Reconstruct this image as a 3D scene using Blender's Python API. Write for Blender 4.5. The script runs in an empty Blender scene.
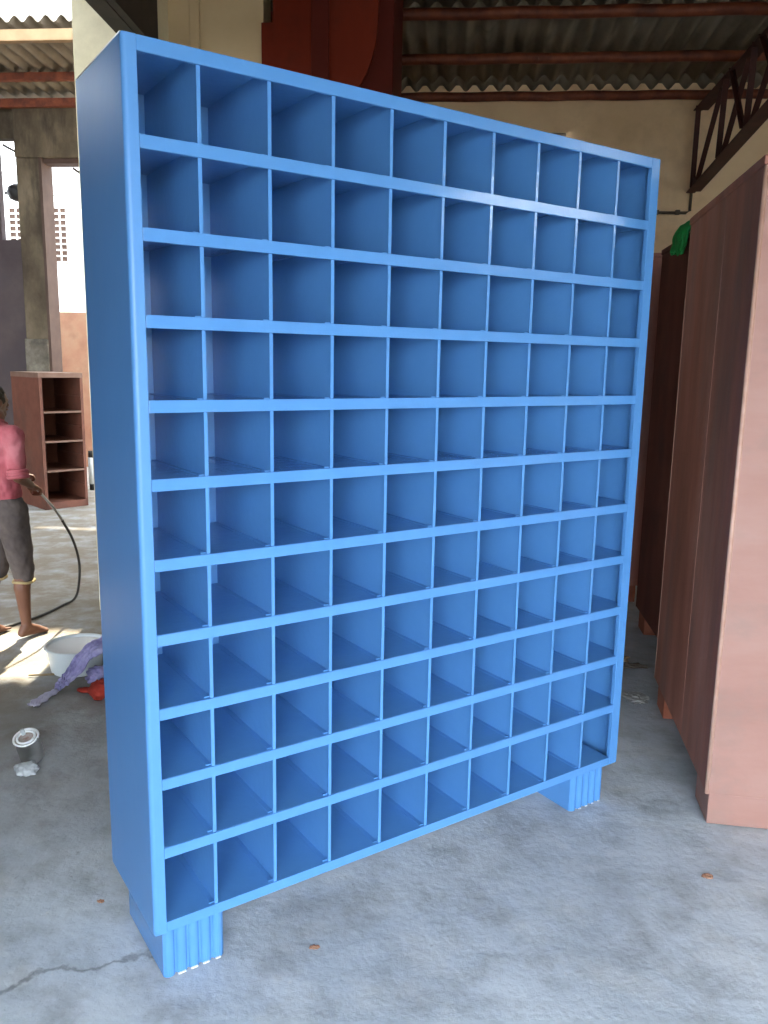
import bpy, bmesh, math, random
from mathutils import Vector, Matrix, noise
R = math.radians
col = bpy.context.scene.collection
rnd = random.Random(7)

# ------------------------------------------------------------------ helpers
def obj(name, bm, m, parent=None, label=None, smooth=False, bevel=0, seg=2):
    me = bpy.data.meshes.new(name)
    bm.normal_update(); bm.to_mesh(me); bm.free()
    me.materials.append(m)
    if smooth:
        for p in me.polygons: p.use_smooth = True
    o = bpy.data.objects.new(name, me); col.objects.link(o)
    if parent: o.parent = parent
    if label: o['label'] = label
    if bevel:
        b = o.modifiers.new('bevel', 'BEVEL'); b.width = bevel; b.segments = seg; b.limit_method = 'ANGLE'; b.angle_limit = R(40)
        b.harden_normals = False
    return o
def empty(name, label, cat, loc=(0,0,0), rz=0, group=None):
    o = bpy.data.objects.new(name, None); col.objects.link(o)
    o.location = loc; o.rotation_euler = (0,0,rz); o['label'] = label; o['category'] = cat
    o.empty_display_size = .1
    if group: o['group'] = group
    return o
def tag(o, label, cat, group=None, kind=None):
    o['label'] = label; o['category'] = cat
    if group: o['group'] = group
    if kind: o['kind'] = kind
    return o
def struct(name, bm, m, **k):
    o = obj(name, bm, m, **k); o['kind'] = 'structure'; return o
def box(bm, x0, x1, y0, y1, z0, z1):
    v = [bm.verts.new(p) for p in ((x0,y0,z0),(x1,y0,z0),(x1,y1,z0),(x0,y1,z0),(x0,y0,z1),(x1,y0,z1),(x1,y1,z1),(x0,y1,z1))]
    for f in ((0,3,2,1),(4,5,6,7),(0,1,5,4),(1,2,6,5),(2,3,7,6),(3,0,4,7)): bm.faces.new([v[i] for i in f])
    return bm
def B(*a): return box(bmesh.new(), *a)
def bar(bm, a, b, w, h=None):
    a = Vector(a); b = Vector(b); h = h or w; d = (b-a).normalized()
    up = Vector((0,0,1)) if abs(d.z) < .95 else Vector((1,0,0))
    s = d.cross(up).normalized(); t = s.cross(d)
    v = [bm.verts.new(p + s*i*w/2 + t*j*h/2) for p in (a,b) for i,j in ((-1,-1),(1,-1),(1,1),(-1,1))]
    for f in ((3,2,1,0),(4,5,6,7),(0,1,5,4),(1,2,6,5),(2,3,7,6),(3,0,4,7)): bm.faces.new([v[i] for i in f])
    return bm
def angle_iron(bm, a, b, w, t=.007):
    """an L section: two thin legs"""
    a = Vector(a); b = Vector(b); d = (b-a).normalized()
    up = Vector((0,0,1)) if abs(d.z) < .95 else Vector((0,1,0))
    s = d.cross(up).normalized(); u = s.cross(d)
    pr = [(0,0),(w,0),(w,t),(t,t),(t,w),(0,w)]
    v0 = [bm.verts.new(a + s*(x-w/2) + u*(y-w/2)) for x,y in pr]; v1 = [bm.verts.new(b + s*(x-w/2) + u*(y-w/2)) for x,y in pr]
    for i in range(6): bm.faces.new((v0[i], v0[(i+1)%6], v1[(i+1)%6], v1[i]))
    bm.faces.new(v0[::-1]); bm.faces.new(v1)
    bmesh.ops.recalc_face_normals(bm, faces=bm.faces)
    return bm
def tube(bm, pts, r, n=8):
    pts = [Vector(p) for p in pts]; rings = []
    rr = r if isinstance(r, (list, tuple)) else [r]*len(pts)
    for i, p in enumerate(pts):
        d = (pts[min(i+1,len(pts)-1)] - pts[max(i-1,0)]).normalized()
        up = Vector((0,0,1)) if abs(d.z) < .9 else Vector((1,0,0))
        s = d.cross(up).normalized(); t = s.cross(d)
        rings.append([bm.verts.new(p + (s*math.cos(a)+t*math.sin(a))*rr[i]) for a in [2*math.pi*k/n for k in range(n)]])
    for a, b in zip(rings, rings[1:]):
        for k in range(n): bm.faces.new((a[k], a[(k+1)%n], b[(k+1)%n], b[k]))
    bm.faces.new(rings[0][::-1]); bm.faces.new(rings[-1])
    bmesh.ops.recalc_face_normals(bm, faces=bm.faces)
    return bm
def spline(pts, n=10):
    P = [Vector(p) for p in pts]; out = []
    for i in range(len(P)-1):
        p0 = P[max(i-1,0)]; p1 = P[i]; p2 = P[i+1]; p3 = P[min(i+2,len(P)-1)]
        for k in range(n):
            t = k/n
            out.append(.5*((2*p1)+(p2-p0)*t+(2*p0-5*p1+4*p2-p3)*t*t+(3*p1-p0-3*p2+p3)*t**3))
    out.append(P[-1]); return out
def lathe(bm, prof, n=32, c=(0,0,0), sx=1, sy=1):
    c = Vector(c); rings = []
    for r, z in prof:
        rings.append([bm.verts.new(c + Vector((r*sx*math.cos(a), r*sy*math.sin(a), z))) for a in [2*math.pi*k/n for k in range(n)]])
    for a, b in zip(rings, rings[1:]):
        for k in range(n): bm.faces.new((a[k], a[(k+1)%n], b[(k+1)%n], b[k]))
    bm.faces.new(rings[0][::-1]); bm.faces.new(rings[-1])
    return bm
def prism(bm, pts, y0, y1):
    """outline in x,z pushed along y"""
    a = [bm.verts.new((x,y0,z)) for x,z in pts]; b = [bm.verts.new((x,y1,z)) for x,z in pts]; n = len(pts)
    bm.faces.new(a); bm.faces.new(b[::-1])
    for i in range(n): bm.faces.new((a[i], b[i], b[(i+1)%n], a[(i+1)%n]))
    bmesh.ops.recalc_face_normals(bm, faces=bm.faces)
    return bm
def prism_z(bm, pts, z0, z1):
    a = [bm.verts.new((x,y,z0)) for x,y in pts]; b = [bm.verts.new((x,y,z1)) for x,y in pts]; n = len(pts)
    bm.faces.new(a[::-1]); bm.faces.new(b)
    for i in range(n): bm.faces.new((a[i], a[(i+1)%n], b[(i+1)%n], b[i]))
    bmesh.ops.recalc_face_normals(bm, faces=bm.faces)
    return bm
def capsule(bm, a, b, ra, rb, n=12, flat=1.0, fd=None):
    """tapered limb piece with round ends; flat squeezes it along fd"""
    a = Vector(a); b = Vector(b); d = b-a; L = d.length; d.normalize()
    up = Vector(fd) if fd else (Vector((0,0,1)) if abs(d.z) < .9 else Vector((1,0,0)))
    s = d.cross(up).normalized(); t = s.cross(d).normalized()
    rings = []
    prof = []
    for k in range(6):
        th = R(-88 + k*88/5); prof.append((math.sin(th)*ra, math.cos(th)*ra))
    for k in range(6):
        th = R(k*88/5); prof.append((L+math.sin(th)*rb, math.cos(th)*rb))
    for z, r in prof:
        rings.append([bm.verts.new(a + d*z + s*r*math.cos(q) + t*r*flat*math.sin(q)) for q in [2*math.pi*k/n for k in range(n)]])
    for p, q in zip(rings, rings[1:]):
        for k in range(n): bm.faces.new((p[k], p[(k+1)%n], q[(k+1)%n], q[k]))
    bm.faces.new(rings[0][::-1]); bm.faces.new(rings[-1])
    return bm
def ellipsoid(bm, c, rx, ry, rz, rot=None):
    m = Matrix.Translation(c) @ (rot or Matrix.Identity(4)) @ Matrix.Diagonal((rx,ry,rz,1))
    bmesh.ops.create_icosphere(bm, subdivisions=3, radius=1, matrix=m); return bm
def crumple(c, r, amp, seed, sub=4, freq=2.2, flatz=1.0, zmin=0):
    bm = bmesh.new(); bmesh.ops.create_icosphere(bm, subdivisions=sub, radius=1)
    for v in bm.verts:
        d = v.co.normalized()
        k = 1 + amp*(abs(noise.noise(d*freq+Vector((seed,0,0))))*1.6-.5) + amp*.5*noise.noise(d*freq*2.7+Vector((0,seed,3)))
        p = Vector((d.x*r[0]*k, d.y*r[1]*k, d.z*r[2]*k)) + Vector(c)
        if p.z < zmin: p.z = zmin + (p.z-zmin)*.03
        v.co = p
    return bm

# ------------------------------------------------------------------ materials
def newmat(name):
    m = bpy.data.materials.new(name); m.use_nodes = True
    nt = m.node_tree; b = nt.nodes['Principled BSDF']; return m, nt, b
def N(nt, t, **k):
    n = nt.nodes.new(t)
    for a, v in k.items():
        if a in n.inputs: n.inputs[a].default_value = v
        else: setattr(n, a, v)
    return n
def s2l(c):
    return tuple((x/255/12.92 if x/255 <= .04045 else ((x/255+.055)/1.055)**2.4) for x in c) + (1,)
def noisy(name, cols, scale=4, stretch=(1,1,1), rough=.7, rvar=0, bump=0, bscale=40, metallic=0, coat=0, detail=6, spec=.4, stops=None, second=None, coord='Object', tone=.74):
    """cols: list of linear RGB mixed by noise through a colour ramp"""
    cols = [tuple(v*tone for v in c[:3]) for c in cols]
    if second: second = (tuple(v*tone for v in second[0][:3]),) + tuple(second[1:])
    m, nt, b = newmat(name); L = nt.links
    tc = N(nt, 'ShaderNodeTexCoord'); mp = N(nt, 'ShaderNodeMapping'); mp.inputs['Scale'].default_value = stretch
    L.new(tc.outputs[coord], mp.inputs['Vector'])
    no = N(nt, 'ShaderNodeTexNoise', Scale=scale, Detail=detail, Roughness=.62); L.new(mp.outputs[0], no.inputs['Vector'])
    rp = N(nt, 'ShaderNodeValToRGB'); cr = rp.color_ramp
    stops = stops or [.32 + .36*i/max(1,len(cols)-1) for i in range(len(cols))]
    while len(cr.elements) < len(cols): cr.elements.new(.5)
    for e, s, c in zip(cr.elements, stops, cols): e.position = s; e.color = tuple(c[:3]) + (1,)
    L.new(no.outputs['Fac'], rp.inputs[0]); out = rp.outputs[0]
    if second:   # (colour, scale, low, high, amount)
        c2, sc, lo, hi, am = second[:5]
        mp2 = N(nt, 'ShaderNodeMapping'); mp2.inputs['Scale'].default_value = second[5] if len(second) > 5 else (1,1,1); mp2.inputs['Location'].default_value = (3.1,1.7,.4)
        L.new(tc.outputs[coord], mp2.inputs['Vector'])
        n2 = N(nt, 'ShaderNodeTexNoise', Scale=sc, Detail=8, Roughness=.65); L.new(mp2.outputs[0], n2.inputs['Vector'])
        mr = N(nt, 'ShaderNodeMapRange'); mr.inputs['From Min'].default_value = lo; mr.inputs['From Max'].default_value = hi; mr.inputs['To Max'].default_value = am
        L.new(n2.outputs['Fac'], mr.inputs['Value'])
        mx = N(nt, 'ShaderNodeMix', data_type='RGBA'); L.new(mr.outputs[0], mx.inputs[0]); L.new(out, mx.inputs[6]); mx.inputs[7].default_value = tuple(c2[:3])+(1,)
        out = mx.outputs[2]
    L.new(out, b.inputs['Base Color'])
    b.inputs['Roughness'].default_value = rough; b.inputs['Metallic'].default_value = metallic
    b.inputs['Specular IOR Level'].default_value = spec
    if rvar:
        mr = N(nt, 'ShaderNodeMapRange'); mr.inputs['To Min'].default_value = rough-rvar; mr.inputs['To Max'].default_value = rough+rvar
        L.new(no.outputs['Fac'], mr.inputs['Value']); L.new(mr.outputs[0], b.inputs['Roughness'])
    if coat: b.inputs['Coat Weight'].default_value = coat; b.inputs['Coat Roughness'].default_value = .12
    if bump:
        n3 = N(nt, 'ShaderNodeTexNoise', Scale=bscale, Detail=5); L.new(tc.outputs[coord], n3.inputs['Vector'])
        bp = N(nt, 'ShaderNodeBump', Strength=bump, Distance=.02); L.new(n3.outputs['Fac'], bp.inputs['Height']); L.new(bp.outputs[0], b.inputs['Normal'])
    return m

M = {}
M['blue'] = noisy('blue_enamel', [(.080,.243,.545), (.087,.256,.565)], tone=1, scale=9, rough=.17, rvar=.07, bump=.05, bscale=45, spec=.5)
M['blue_side'] = noisy('blue_enamel_side', [(.080,.243,.545), (.087,.256,.565)], tone=1, scale=3, stretch=(1,1,.3), rough=.36, rvar=.08, bump=.03, bscale=12)
M['blue_edge'] = noisy('blue_enamel_edge', [(.12,.30,.72), (.15,.34,.75)], scale=14, rough=.3, coat=.2)
M['white_chip_glint'] = noisy('chip_and_glint_white', [(.75,.78,.82), (.85,.85,.82)], scale=30, rough=.6, tone=1)  # white of real chips, also of highlights painted on edges and rims
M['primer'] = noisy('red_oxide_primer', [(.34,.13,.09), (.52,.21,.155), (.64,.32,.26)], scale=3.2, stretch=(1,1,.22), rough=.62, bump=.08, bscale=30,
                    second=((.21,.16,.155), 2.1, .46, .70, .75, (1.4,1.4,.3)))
M['primer_front'] = noisy('rubbed_primer', [(.40,.20,.16), (.46,.25,.205), (.50,.30,.255)], scale=2.4, stretch=(.35,1,1.3), rough=.6, bump=.05, bscale=30,
                    second=((.30,.22,.19), 3.1, .5, .72, .6, (1,1,1.6)))
M['primer_foot'] = noisy('orange_primer', [(.42,.12,.06), (.52,.19,.12)], scale=8, rough=.65)
M['primer_edge'] = noisy('pale_primer_edge', [(.60,.33,.25), (.70,.45,.36)], scale=12, rough=.5)  # paler primer colour along the cabinet corner edges
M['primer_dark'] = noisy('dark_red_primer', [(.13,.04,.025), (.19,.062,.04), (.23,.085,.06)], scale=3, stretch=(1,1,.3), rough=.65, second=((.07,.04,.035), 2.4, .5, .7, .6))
M['rack_primer'] = noisy('brown_red_primer', [(.13,.038,.022), (.19,.07,.042)], scale=5, rough=.65, second=((.07,.045,.035), 3, .5, .7, .5))
M['rack_edge'] = noisy('faded_primer_edge', [(.17,.09,.06), (.22,.13,.095)], scale=9, rough=.65)
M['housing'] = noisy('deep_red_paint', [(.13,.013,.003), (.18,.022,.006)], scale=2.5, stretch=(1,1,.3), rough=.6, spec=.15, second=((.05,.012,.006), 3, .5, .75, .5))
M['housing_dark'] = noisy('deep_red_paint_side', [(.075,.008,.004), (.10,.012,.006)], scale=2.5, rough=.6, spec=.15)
M['rust'] = noisy('rusty_steel', [(.09,.022,.012), (.19,.045,.018), (.28,.075,.03)], scale=7, stretch=(1,1,1), rough=.55, bump=.2, bscale=40, second=((.45,.30,.20), 9, .66, .76, .8))
M['truss'] = noisy('truss_steel', [(.05,.014,.012), (.10,.026,.020)], scale=8, rough=.6)
M['truss_black'] = noisy('near_black_steel', [(.03,.025,.022), (.06,.045,.035)], scale=8, rough=.7)  # near-black brown steel colour
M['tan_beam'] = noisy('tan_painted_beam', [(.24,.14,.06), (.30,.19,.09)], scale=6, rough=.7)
M['sheet'] = noisy('cement_roof_sheet', [(.20,.17,.125), (.28,.245,.19), (.34,.31,.25)], scale=1.6, stretch=(3,.6,1), rough=.9, bump=.1, bscale=20, second=((.13,.11,.08), 3.5, .5, .75, .6))
M['sheet_old'] = noisy('old_roof_sheet', [(.14,.11,.075), (.24,.20,.145)], scale=1.8, stretch=(3,.6,1), rough=.9, second=((.07,.05,.035), 2.5, .5, .72, .6))
M['plaster'] = noisy('dirty_cream_plaster', [(.74,.56,.35), (.86,.67,.44), (.92,.74,.50)], scale=1.1, rough=.9, bump=.12, bscale=12, tone=.98, second=((.50,.36,.22), 1.7, .52, .75, .6))
M['plaster_mid'] = noisy('stained_cream_plaster', [(.68,.53,.32), (.80,.64,.40)], scale=1.8, rough=.9, bump=.12, bscale=14, second=((.22,.14,.07), 3.4, .62, .68, .75, (1.5,1,.8)))
M['pillar'] = noisy('limewashed_pillar', [(.82,.76,.53), (.95,.88,.64)], scale=3, rough=.9, bump=.15, bscale=20, second=((.62,.56,.38), 5, .5, .75, .5))
M['cement'] = noisy('weathered_cement', [(.05,.035,.022), (.10,.078,.05), (.17,.135,.09)], scale=2.4, stretch=(1,1,.6), rough=.95, bump=.3, bscale=9, second=((.03,.022,.016), 2.2, .52, .68, .8, (1.8,1,.45)))
M['cement_light'] = noisy('pale_cement', [(.06,.052,.04), (.13,.115,.09), (.22,.20,.16)], scale=5, rough=.95, bump=.35, bscale=14, second=((.12,.10,.08), 6, .5, .65, .7))
M['cement_dark'] = noisy('brown_grey_plaster', [(.06,.042,.045), (.10,.075,.072)], scale=1.8, rough=.9, second=((.07,.055,.06), 1.4, .45, .65, .8))
M['reveal'] = noisy('brown_reveal', [(.06,.035,.026), (.09,.055,.042)], scale=4, rough=.9)
M['white_wall'] = noisy('whitewashed_wall', [(.82,.80,.78), (.88,.87,.85)], scale=1.3, rough=.9)
M['peach_wall'] = noisy('peach_wall', [(.62,.29,.19), (.72,.40,.26), (.74,.52,.34)], scale=1.6, rough=.9, second=((.50,.26,.17), 4, .5, .7, .5))
M['grille'] = noisy('window_grille', [(.75,.68,.60), (.80,.76,.70)], scale=8, rough=.8)
M['shutter_dark'] = noisy('dark_window', [(.05,.025,.016), (.10,.055,.035)], scale=6, rough=.8)
M['chrome'] = noisy('bright_tin', [(.70,.69,.66), (.80,.79,.77)], tone=1, scale=12, rough=.28, metallic=1, bump=.05, bscale=20)
M['tin_in'] = noisy('paint_residue', [(.42,.20,.16), (.62,.55,.50), (.30,.15,.13)], scale=22, rough=.5)
M['plastic_wrap'] = noisy('pale_plastic', [(.50,.54,.56), (.66,.70,.72)], scale=12, rough=.35)
M['white_plastic'] = noisy('white_plastic', [(.72,.80,.82), (.80,.86,.88)], scale=5, rough=.35)
M['white_paint'] = noisy('white_liquid_paint', [(.88,.89,.89), (.92,.92,.92)], scale=3, rough=.25)
M['lilac'] = noisy('lilac_cloth', [(.30,.27,.56), (.46,.43,.76), (.66,.62,.92)], scale=14, rough=.9, second=((.10,.10,.22), 9, .55, .68, .7))
M['lilac_pale'] = noisy('pale_lilac_cloth', [(.66,.63,.86), (.84,.82,.97)], scale=16, rough=.9)
M['red_cloth'] = noisy('red_cloth', [(.38,.03,.02), (.58,.07,.04)], scale=16, rough=.9)
M['green'] = noisy('green_netting', [(.02,.36,.08), (.03,.62,.15), (.04,.46,.10)], scale=14, rough=.6)
M['hose'] = noisy('black_hose', [(.03,.03,.03), (.06,.055,.05)], scale=9, rough=.5)
M['hose_grey'] = noisy('grey_spray_lance', [(.25,.25,.24), (.33,.33,.31)], scale=9, rough=.4)
M['skin'] = noisy('brown_skin', [(.12,.045,.024), (.16,.065,.034)], scale=8, rough=.55)
M['hair'] = noisy('black_hair', [(.010,.008,.006), (.035,.024,.014)], scale=60, rough=.7, spec=.15)
M['shirt'] = noisy('faded_red_shirt', [(.34,.055,.07), (.43,.10,.12), (.50,.16,.18)], scale=5, rough=.9, bump=.15, bscale=22, second=((.40,.07,.09), 6, .5, .7, .5))
M['shorts'] = noisy('brown_grey_trousers', [(.06,.046,.042), (.11,.085,.075)], scale=7, rough=.95, second=((.07,.055,.06), 9, .5, .7, .5))
M['hem'] = noisy('yellow_hem', [(.34,.25,.11), (.42,.32,.16)], scale=9, rough=.9)
M['paper'] = noisy('grey_paper', [(.45,.48,.48), (.60,.62,.62)], scale=12, rough=.8)
M['ochre'] = noisy('ochre_scrap', [(.35,.26,.15), (.5,.38,.22)], scale=16, rough=.9)
M['orange_bit'] = noisy('orange_crumb', [(.42,.20,.12), (.5,.30,.2)], scale=20, rough=.9)
M['black'] = noisy('black_rubber', [(.012,.012,.012), (.02,.02,.02)], scale=5, rough=.6)
M['pipe'] = noisy('dull_conduit', [(.10,.08,.06), (.16,.13,.10)], scale=8, rough=.7)
M['yard'] = noisy('pale_yard', [(.35,.31,.27), (.42,.38,.33)], scale=1, rough=.95)

def floor_mat():
    m, nt, b = newmat('worn_concrete'); L = nt.links
    tc = N(nt, 'ShaderNodeTexCoord')
    def ns(sc, det=8, rough=.62, loc=(0,0,0), st=(1,1,1)):
        mp = N(nt, 'ShaderNodeMapping'); mp.inputs['Location'].default_value = loc; mp.inputs['Scale'].default_value = st
        L.new(tc.outputs['Object'], mp.inputs['Vector'])
        n = N(nt, 'ShaderNodeTexNoise', Scale=sc, Detail=det, Roughness=rough); L.new(mp.outputs[0], n.inputs['Vector']); return n.outputs['Fac']
    def ramp(src, st):
        r = N(nt, 'ShaderNodeValToRGB'); cr = r.color_ramp
        while len(cr.elements) < len(st): cr.elements.new(.5)
        for e, (p, c) in zip(cr.elements, st): e.position = p; e.color = tuple(c)+(1,)
        L.new(src, r.inputs[0]); return r.outputs[0]
    def mix(f, a, bcol, mode='MIX', amt=None):
        x = N(nt, 'ShaderNodeMix', data_type='RGBA', blend_type=mode)
        if isinstance(f, float): x.inputs[0].default_value = f
        else: L.new(f, x.inputs[0])
        L.new(a, x.inputs[6])
        if isinstance(bcol, tuple): x.inputs[7].default_value = bcol+(1,)
        else: L.new(bcol, x.inputs[7])
        return x.outputs[2]
    def rng(src, a, c, t=1.0):
        r = N(nt, 'ShaderNodeMapRange'); r.inputs['From Min'].default_value = a; r.inputs['From Max'].default_value = c; r.inputs['To Max'].default_value = t
        L.new(src, r.inputs['Value']); return r.outputs[0]
    base = ramp(ns(1.5), [(.30,(.35,.40,.455)), (.50,(.46,.515,.57)), (.70,(.57,.625,.675))])
    base = mix(rng(ns(6.0, loc=(4,2,0)), .46, .66, .65), base, (.27,.285,.30))
    base = mix(rng(ns(3.2, loc=(9,5,0), st=(1,1.6,1)), .52, .66, .45), base, (.56,.585,.59))
    base = mix(rng(ns(26, det=4, loc=(1,7,0)), .66, .74, .55), base, (.66,.67,.65))
    base = mix(rng(ns(19, det=4, loc=(6,1,0)), .68, .76, .6), base, (.19,.195,.20))
    # dusty brown towards the left, darkened further to offset skylight there
    sp = N(nt, 'ShaderNodeSeparateXYZ'); L.new(tc.outputs['Object'], sp.inputs[0])
    ad = N(nt, 'ShaderNodeMath', operation='MULTIPLY_ADD'); L.new(sp.outputs[1], ad.inputs[0]); ad.inputs[1].default_value = .55
    mu = N(nt, 'ShaderNodeMath', operation='MULTIPLY'); L.new(sp.outputs[0], mu.inputs[0]); mu.inputs[1].default_value = -1
    L.new(mu.outputs[0], ad.inputs[2])
    nz = N(nt, 'ShaderNodeMath', operation='MULTIPLY_ADD'); L.new(ns(1.2, loc=(2,2,0)), nz.inputs[0]); nz.inputs[1].default_value = 1.6; L.new(ad.outputs[0], nz.inputs[2])
    base = mix(rng(nz.outputs[0], 3.1, 5.2, .93), base, mix(rng(ns(4, loc=(8,8,0)), .05, .55), base, (.19,.155,.11), 'MIX'))
    # a wandering crack: distance to a slanted line, jittered by noise
    ux, uy = .93, .37
    ln = N(nt, 'ShaderNodeVectorMath', operation='DOT_PRODUCT'); ln.inputs[1].default_value = (-uy, ux, 0); L.new(tc.outputs['Object'], ln.inputs[0])
    off = N(nt, 'ShaderNodeMath', operation='MULTIPLY_ADD'); L.new(ns(3.0, det=6, loc=(3,3,0)), off.inputs[0]); off.inputs[1].default_value = .30; L.new(ln.outputs['Value'], off.inputs[2])
    su = N(nt, 'ShaderNodeMath', operation='SUBTRACT'); L.new(off.outputs[0], su.inputs[0]); su.inputs[1].default_value = (-uy*-.98 + ux*1.905) + .15
    ab = N(nt, 'ShaderNodeMath', operation='ABSOLUTE'); L.new(su.outputs[0], ab.inputs[0])
    ck = N(nt, 'ShaderNodeMapRange'); ck.inputs['From Min'].default_value = .002; ck.inputs['From Max'].default_value = .012; ck.inputs['To Min'].default_value = .55; ck.inputs['To Max'].default_value = 0
    L.new(ab.outputs[0], ck.inputs['Value'])
    lim = rng(sp.outputs[0], -.55, -.75)     # only on the near left slab
    mm = N(nt, 'ShaderNodeMath', operation='MULTIPLY'); L.new(ck.outputs[0], mm.inputs[0]); L.new(lim, mm.inputs[1])
    base = mix(mm.outputs[0], base, (.10,.10,.10))
    L.new(base, b.inputs['Base Color'])
    b.inputs['Roughness'].default_value = .8; b.inputs['Specular IOR Level'].default_value = .35
    h = N(nt, 'ShaderNodeMath', operation='MULTIPLY_ADD'); L.new(ns(3.2, det=10, rough=.72), h.inputs[0]); h.inputs[1].default_value = 3.5; L.new(ns(30, det=4), h.inputs[2])
    bp = N(nt, 'ShaderNodeBump', Strength=.30, Distance=.012); L.new(h.outputs[0], bp.inputs['Height']); L.new(bp.outputs[0], b.inputs['Normal'])
    return m
M['floor'] = floor_mat()

# ------------------------------------------------------------------ the place
bm = bmesh.new()     # floor, with gentle real unevenness near the camera
nx, ny = 150, 150
X0, X1, Y0, Y1 = -9.2, 6.2, -1.5, 10.6
vs = [[bm.verts.new((X0+(X1-X0)*i/nx, Y0+(Y1-Y0)*j/ny, 0)) for i in range(nx+1)] for j in range(ny+1)]
for j in range(ny):
    for i in range(nx): bm.faces.new((vs[j][i], vs[j][i+1], vs[j+1][i+1], vs[j+1][i]))
for v in bm.verts:
    v.co.z = -.004 + .004*noise.noise(v.co*1.3)
struct('floor', bm, M['floor'], smooth=True)
tag(obj('yard_ground', B(-40, 40, -40, 40, -.35, -.03), M['yard']), 'pale dusty yard ground outside the workshop', 'ground', kind='structure')

WT = 4.27
struct('wall_back', B(-2.15, 6.2, 8.5, 8.7, 0, 4.33), M['plaster'])
bm = bmesh.new(); box(bm, 6.0, 6.2, -1.2, 8.5, 0, WT)
struct('wall_right', bm, M['plaster'])
struct('wall_left_added', B(-2.6, -2.4, -1.2, 3.2, 0, 4.9), M['cement_dark'])  # unseen wall added to shade the rack's side panel
bm = bmesh.new(); box(bm, -2.6, -1.0, -1.4, -1.2, 0, WT); box(bm, 2.8, 6.2, -1.4, -1.2, 0, WT); box(bm, -1.0, 2.8, -1.4, -1.2, 2.62, WT)
struct('wall_front_added', bm, M['plaster'])  # unseen wall added behind the camera, doorway sized to shape the light
struct('wall_partition_added', B(-2.15, -1.98, 5.5, 8.5, 0, 4.9), M['plaster'])  # hidden wall added to keep sunlight from the left out
struct('wall_middle', B(-1.8, -1.215, 5.2, 5.4, 0, 4.25), M['plaster_mid'])
struct('trim_1', B(-1.66, -1.60, 5.165, 5.2, 0, 4.25), M['plaster_mid'], bevel=.006)
struct('wall_pillar', B(-2.315, -1.80, 5.0, 5.5, 0, 4.9), M['pillar'], bevel=.012)
# far left wall with its two tall openings
bm = bmesh.new()
box(bm, -9.2, -5.93, 10.5, 10.6, 0, 4.82); box(bm, -5.93, -5.60, 10.5, 10.6, 0, 3.16)
struct('wall_left_back', bm, M['cement_dark'])
bm = bmesh.new(); box(bm, -5.61, -2.15, 10.34, 10.6, 4.13, 4.82); box(bm, -5.61, -5.30, 10.36, 10.6, 1.0, 4.13); box(bm, -5.93, -5.61, 10.45, 10.6, 4.38, 4.82) ; box(bm, -3.6, -2.15, 10.4, 10.6, 0, 4.13)
struct('wall_left_header', bm, M['cement'], bevel=.01)
struct('trim_2', B(-5.62, -5.30, 10.33, 10.6, 0, 1.9), M['cement_light'], bevel=.01)
struct('trim_3', B(-5.30, -5.265, 10.34, 10.62, 0, 4.13), M['reveal'])
struct('trim_4', B(-5.265, -3.6, 10.40, 10.60, 4.07, 4.13), M['reveal'])
struct('wall_left', B(-9.4, -9.2, -1.4, 10.8, 0, 4.8), M['cement_dark'])

def corrugated(x0, x1, y0, y1, z, amp=.032, pitch=.16, lap=1.6):
    """corrugated sheets: one surface with thickness, laid in overlapping rows"""
    bm = bmesh.new(); per = 8; n = int((x1-x0)/pitch*per)
    y = y0; row = 0
    while y < y1-1e-4:
        ye = min(y+lap+.12, y1); zz = z + .004*(row % 2)
        lo0 = []; lo1 = []; hi0 = []; hi1 = []
        for i in range(n+1):
            x = x0+(x1-x0)*i/n; w = amp*math.cos(2*math.pi*(x-x0)/pitch)
            lo0.append(bm.verts.new((x,y,zz+w+.03))); lo1.append(bm.verts.new((x,ye,zz+w)))
            hi0.append(bm.verts.new((x,y,zz+w+.037))); hi1.append(bm.verts.new((x,ye,zz+w+.007)))
        for i in range(n):
            bm.faces.new((lo0[i],lo1[i],lo1[i+1],lo0[i+1])); bm.faces.new((hi0[i],hi0[i+1],hi1[i+1],hi1[i]))
            bm.faces.new((lo0[i],lo0[i+1],hi0[i+1],hi0[i])); bm.faces.new((lo1[i],hi1[i],hi1[i+1],lo1[i+1]))
        y += lap; row += 1
    return bm
struct('ceiling', corrugated(-2.15, 6.3, -1.5, 8.9, 4.29), M['sheet'], smooth=True)
struct('ceiling_left', corrugated(-9.4, -1.9, 8.34, 11.2, 4.90, lap=1.5), M['sheet_old'], smooth=True)
struct('ceiling_left_added', corrugated(-9.4, -2.05, -3.1, 7.6, 4.96, lap=1.6), M['sheet_old'], smooth=True)  # unseen roof added, its far edge set to shape the sun patch

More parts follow.
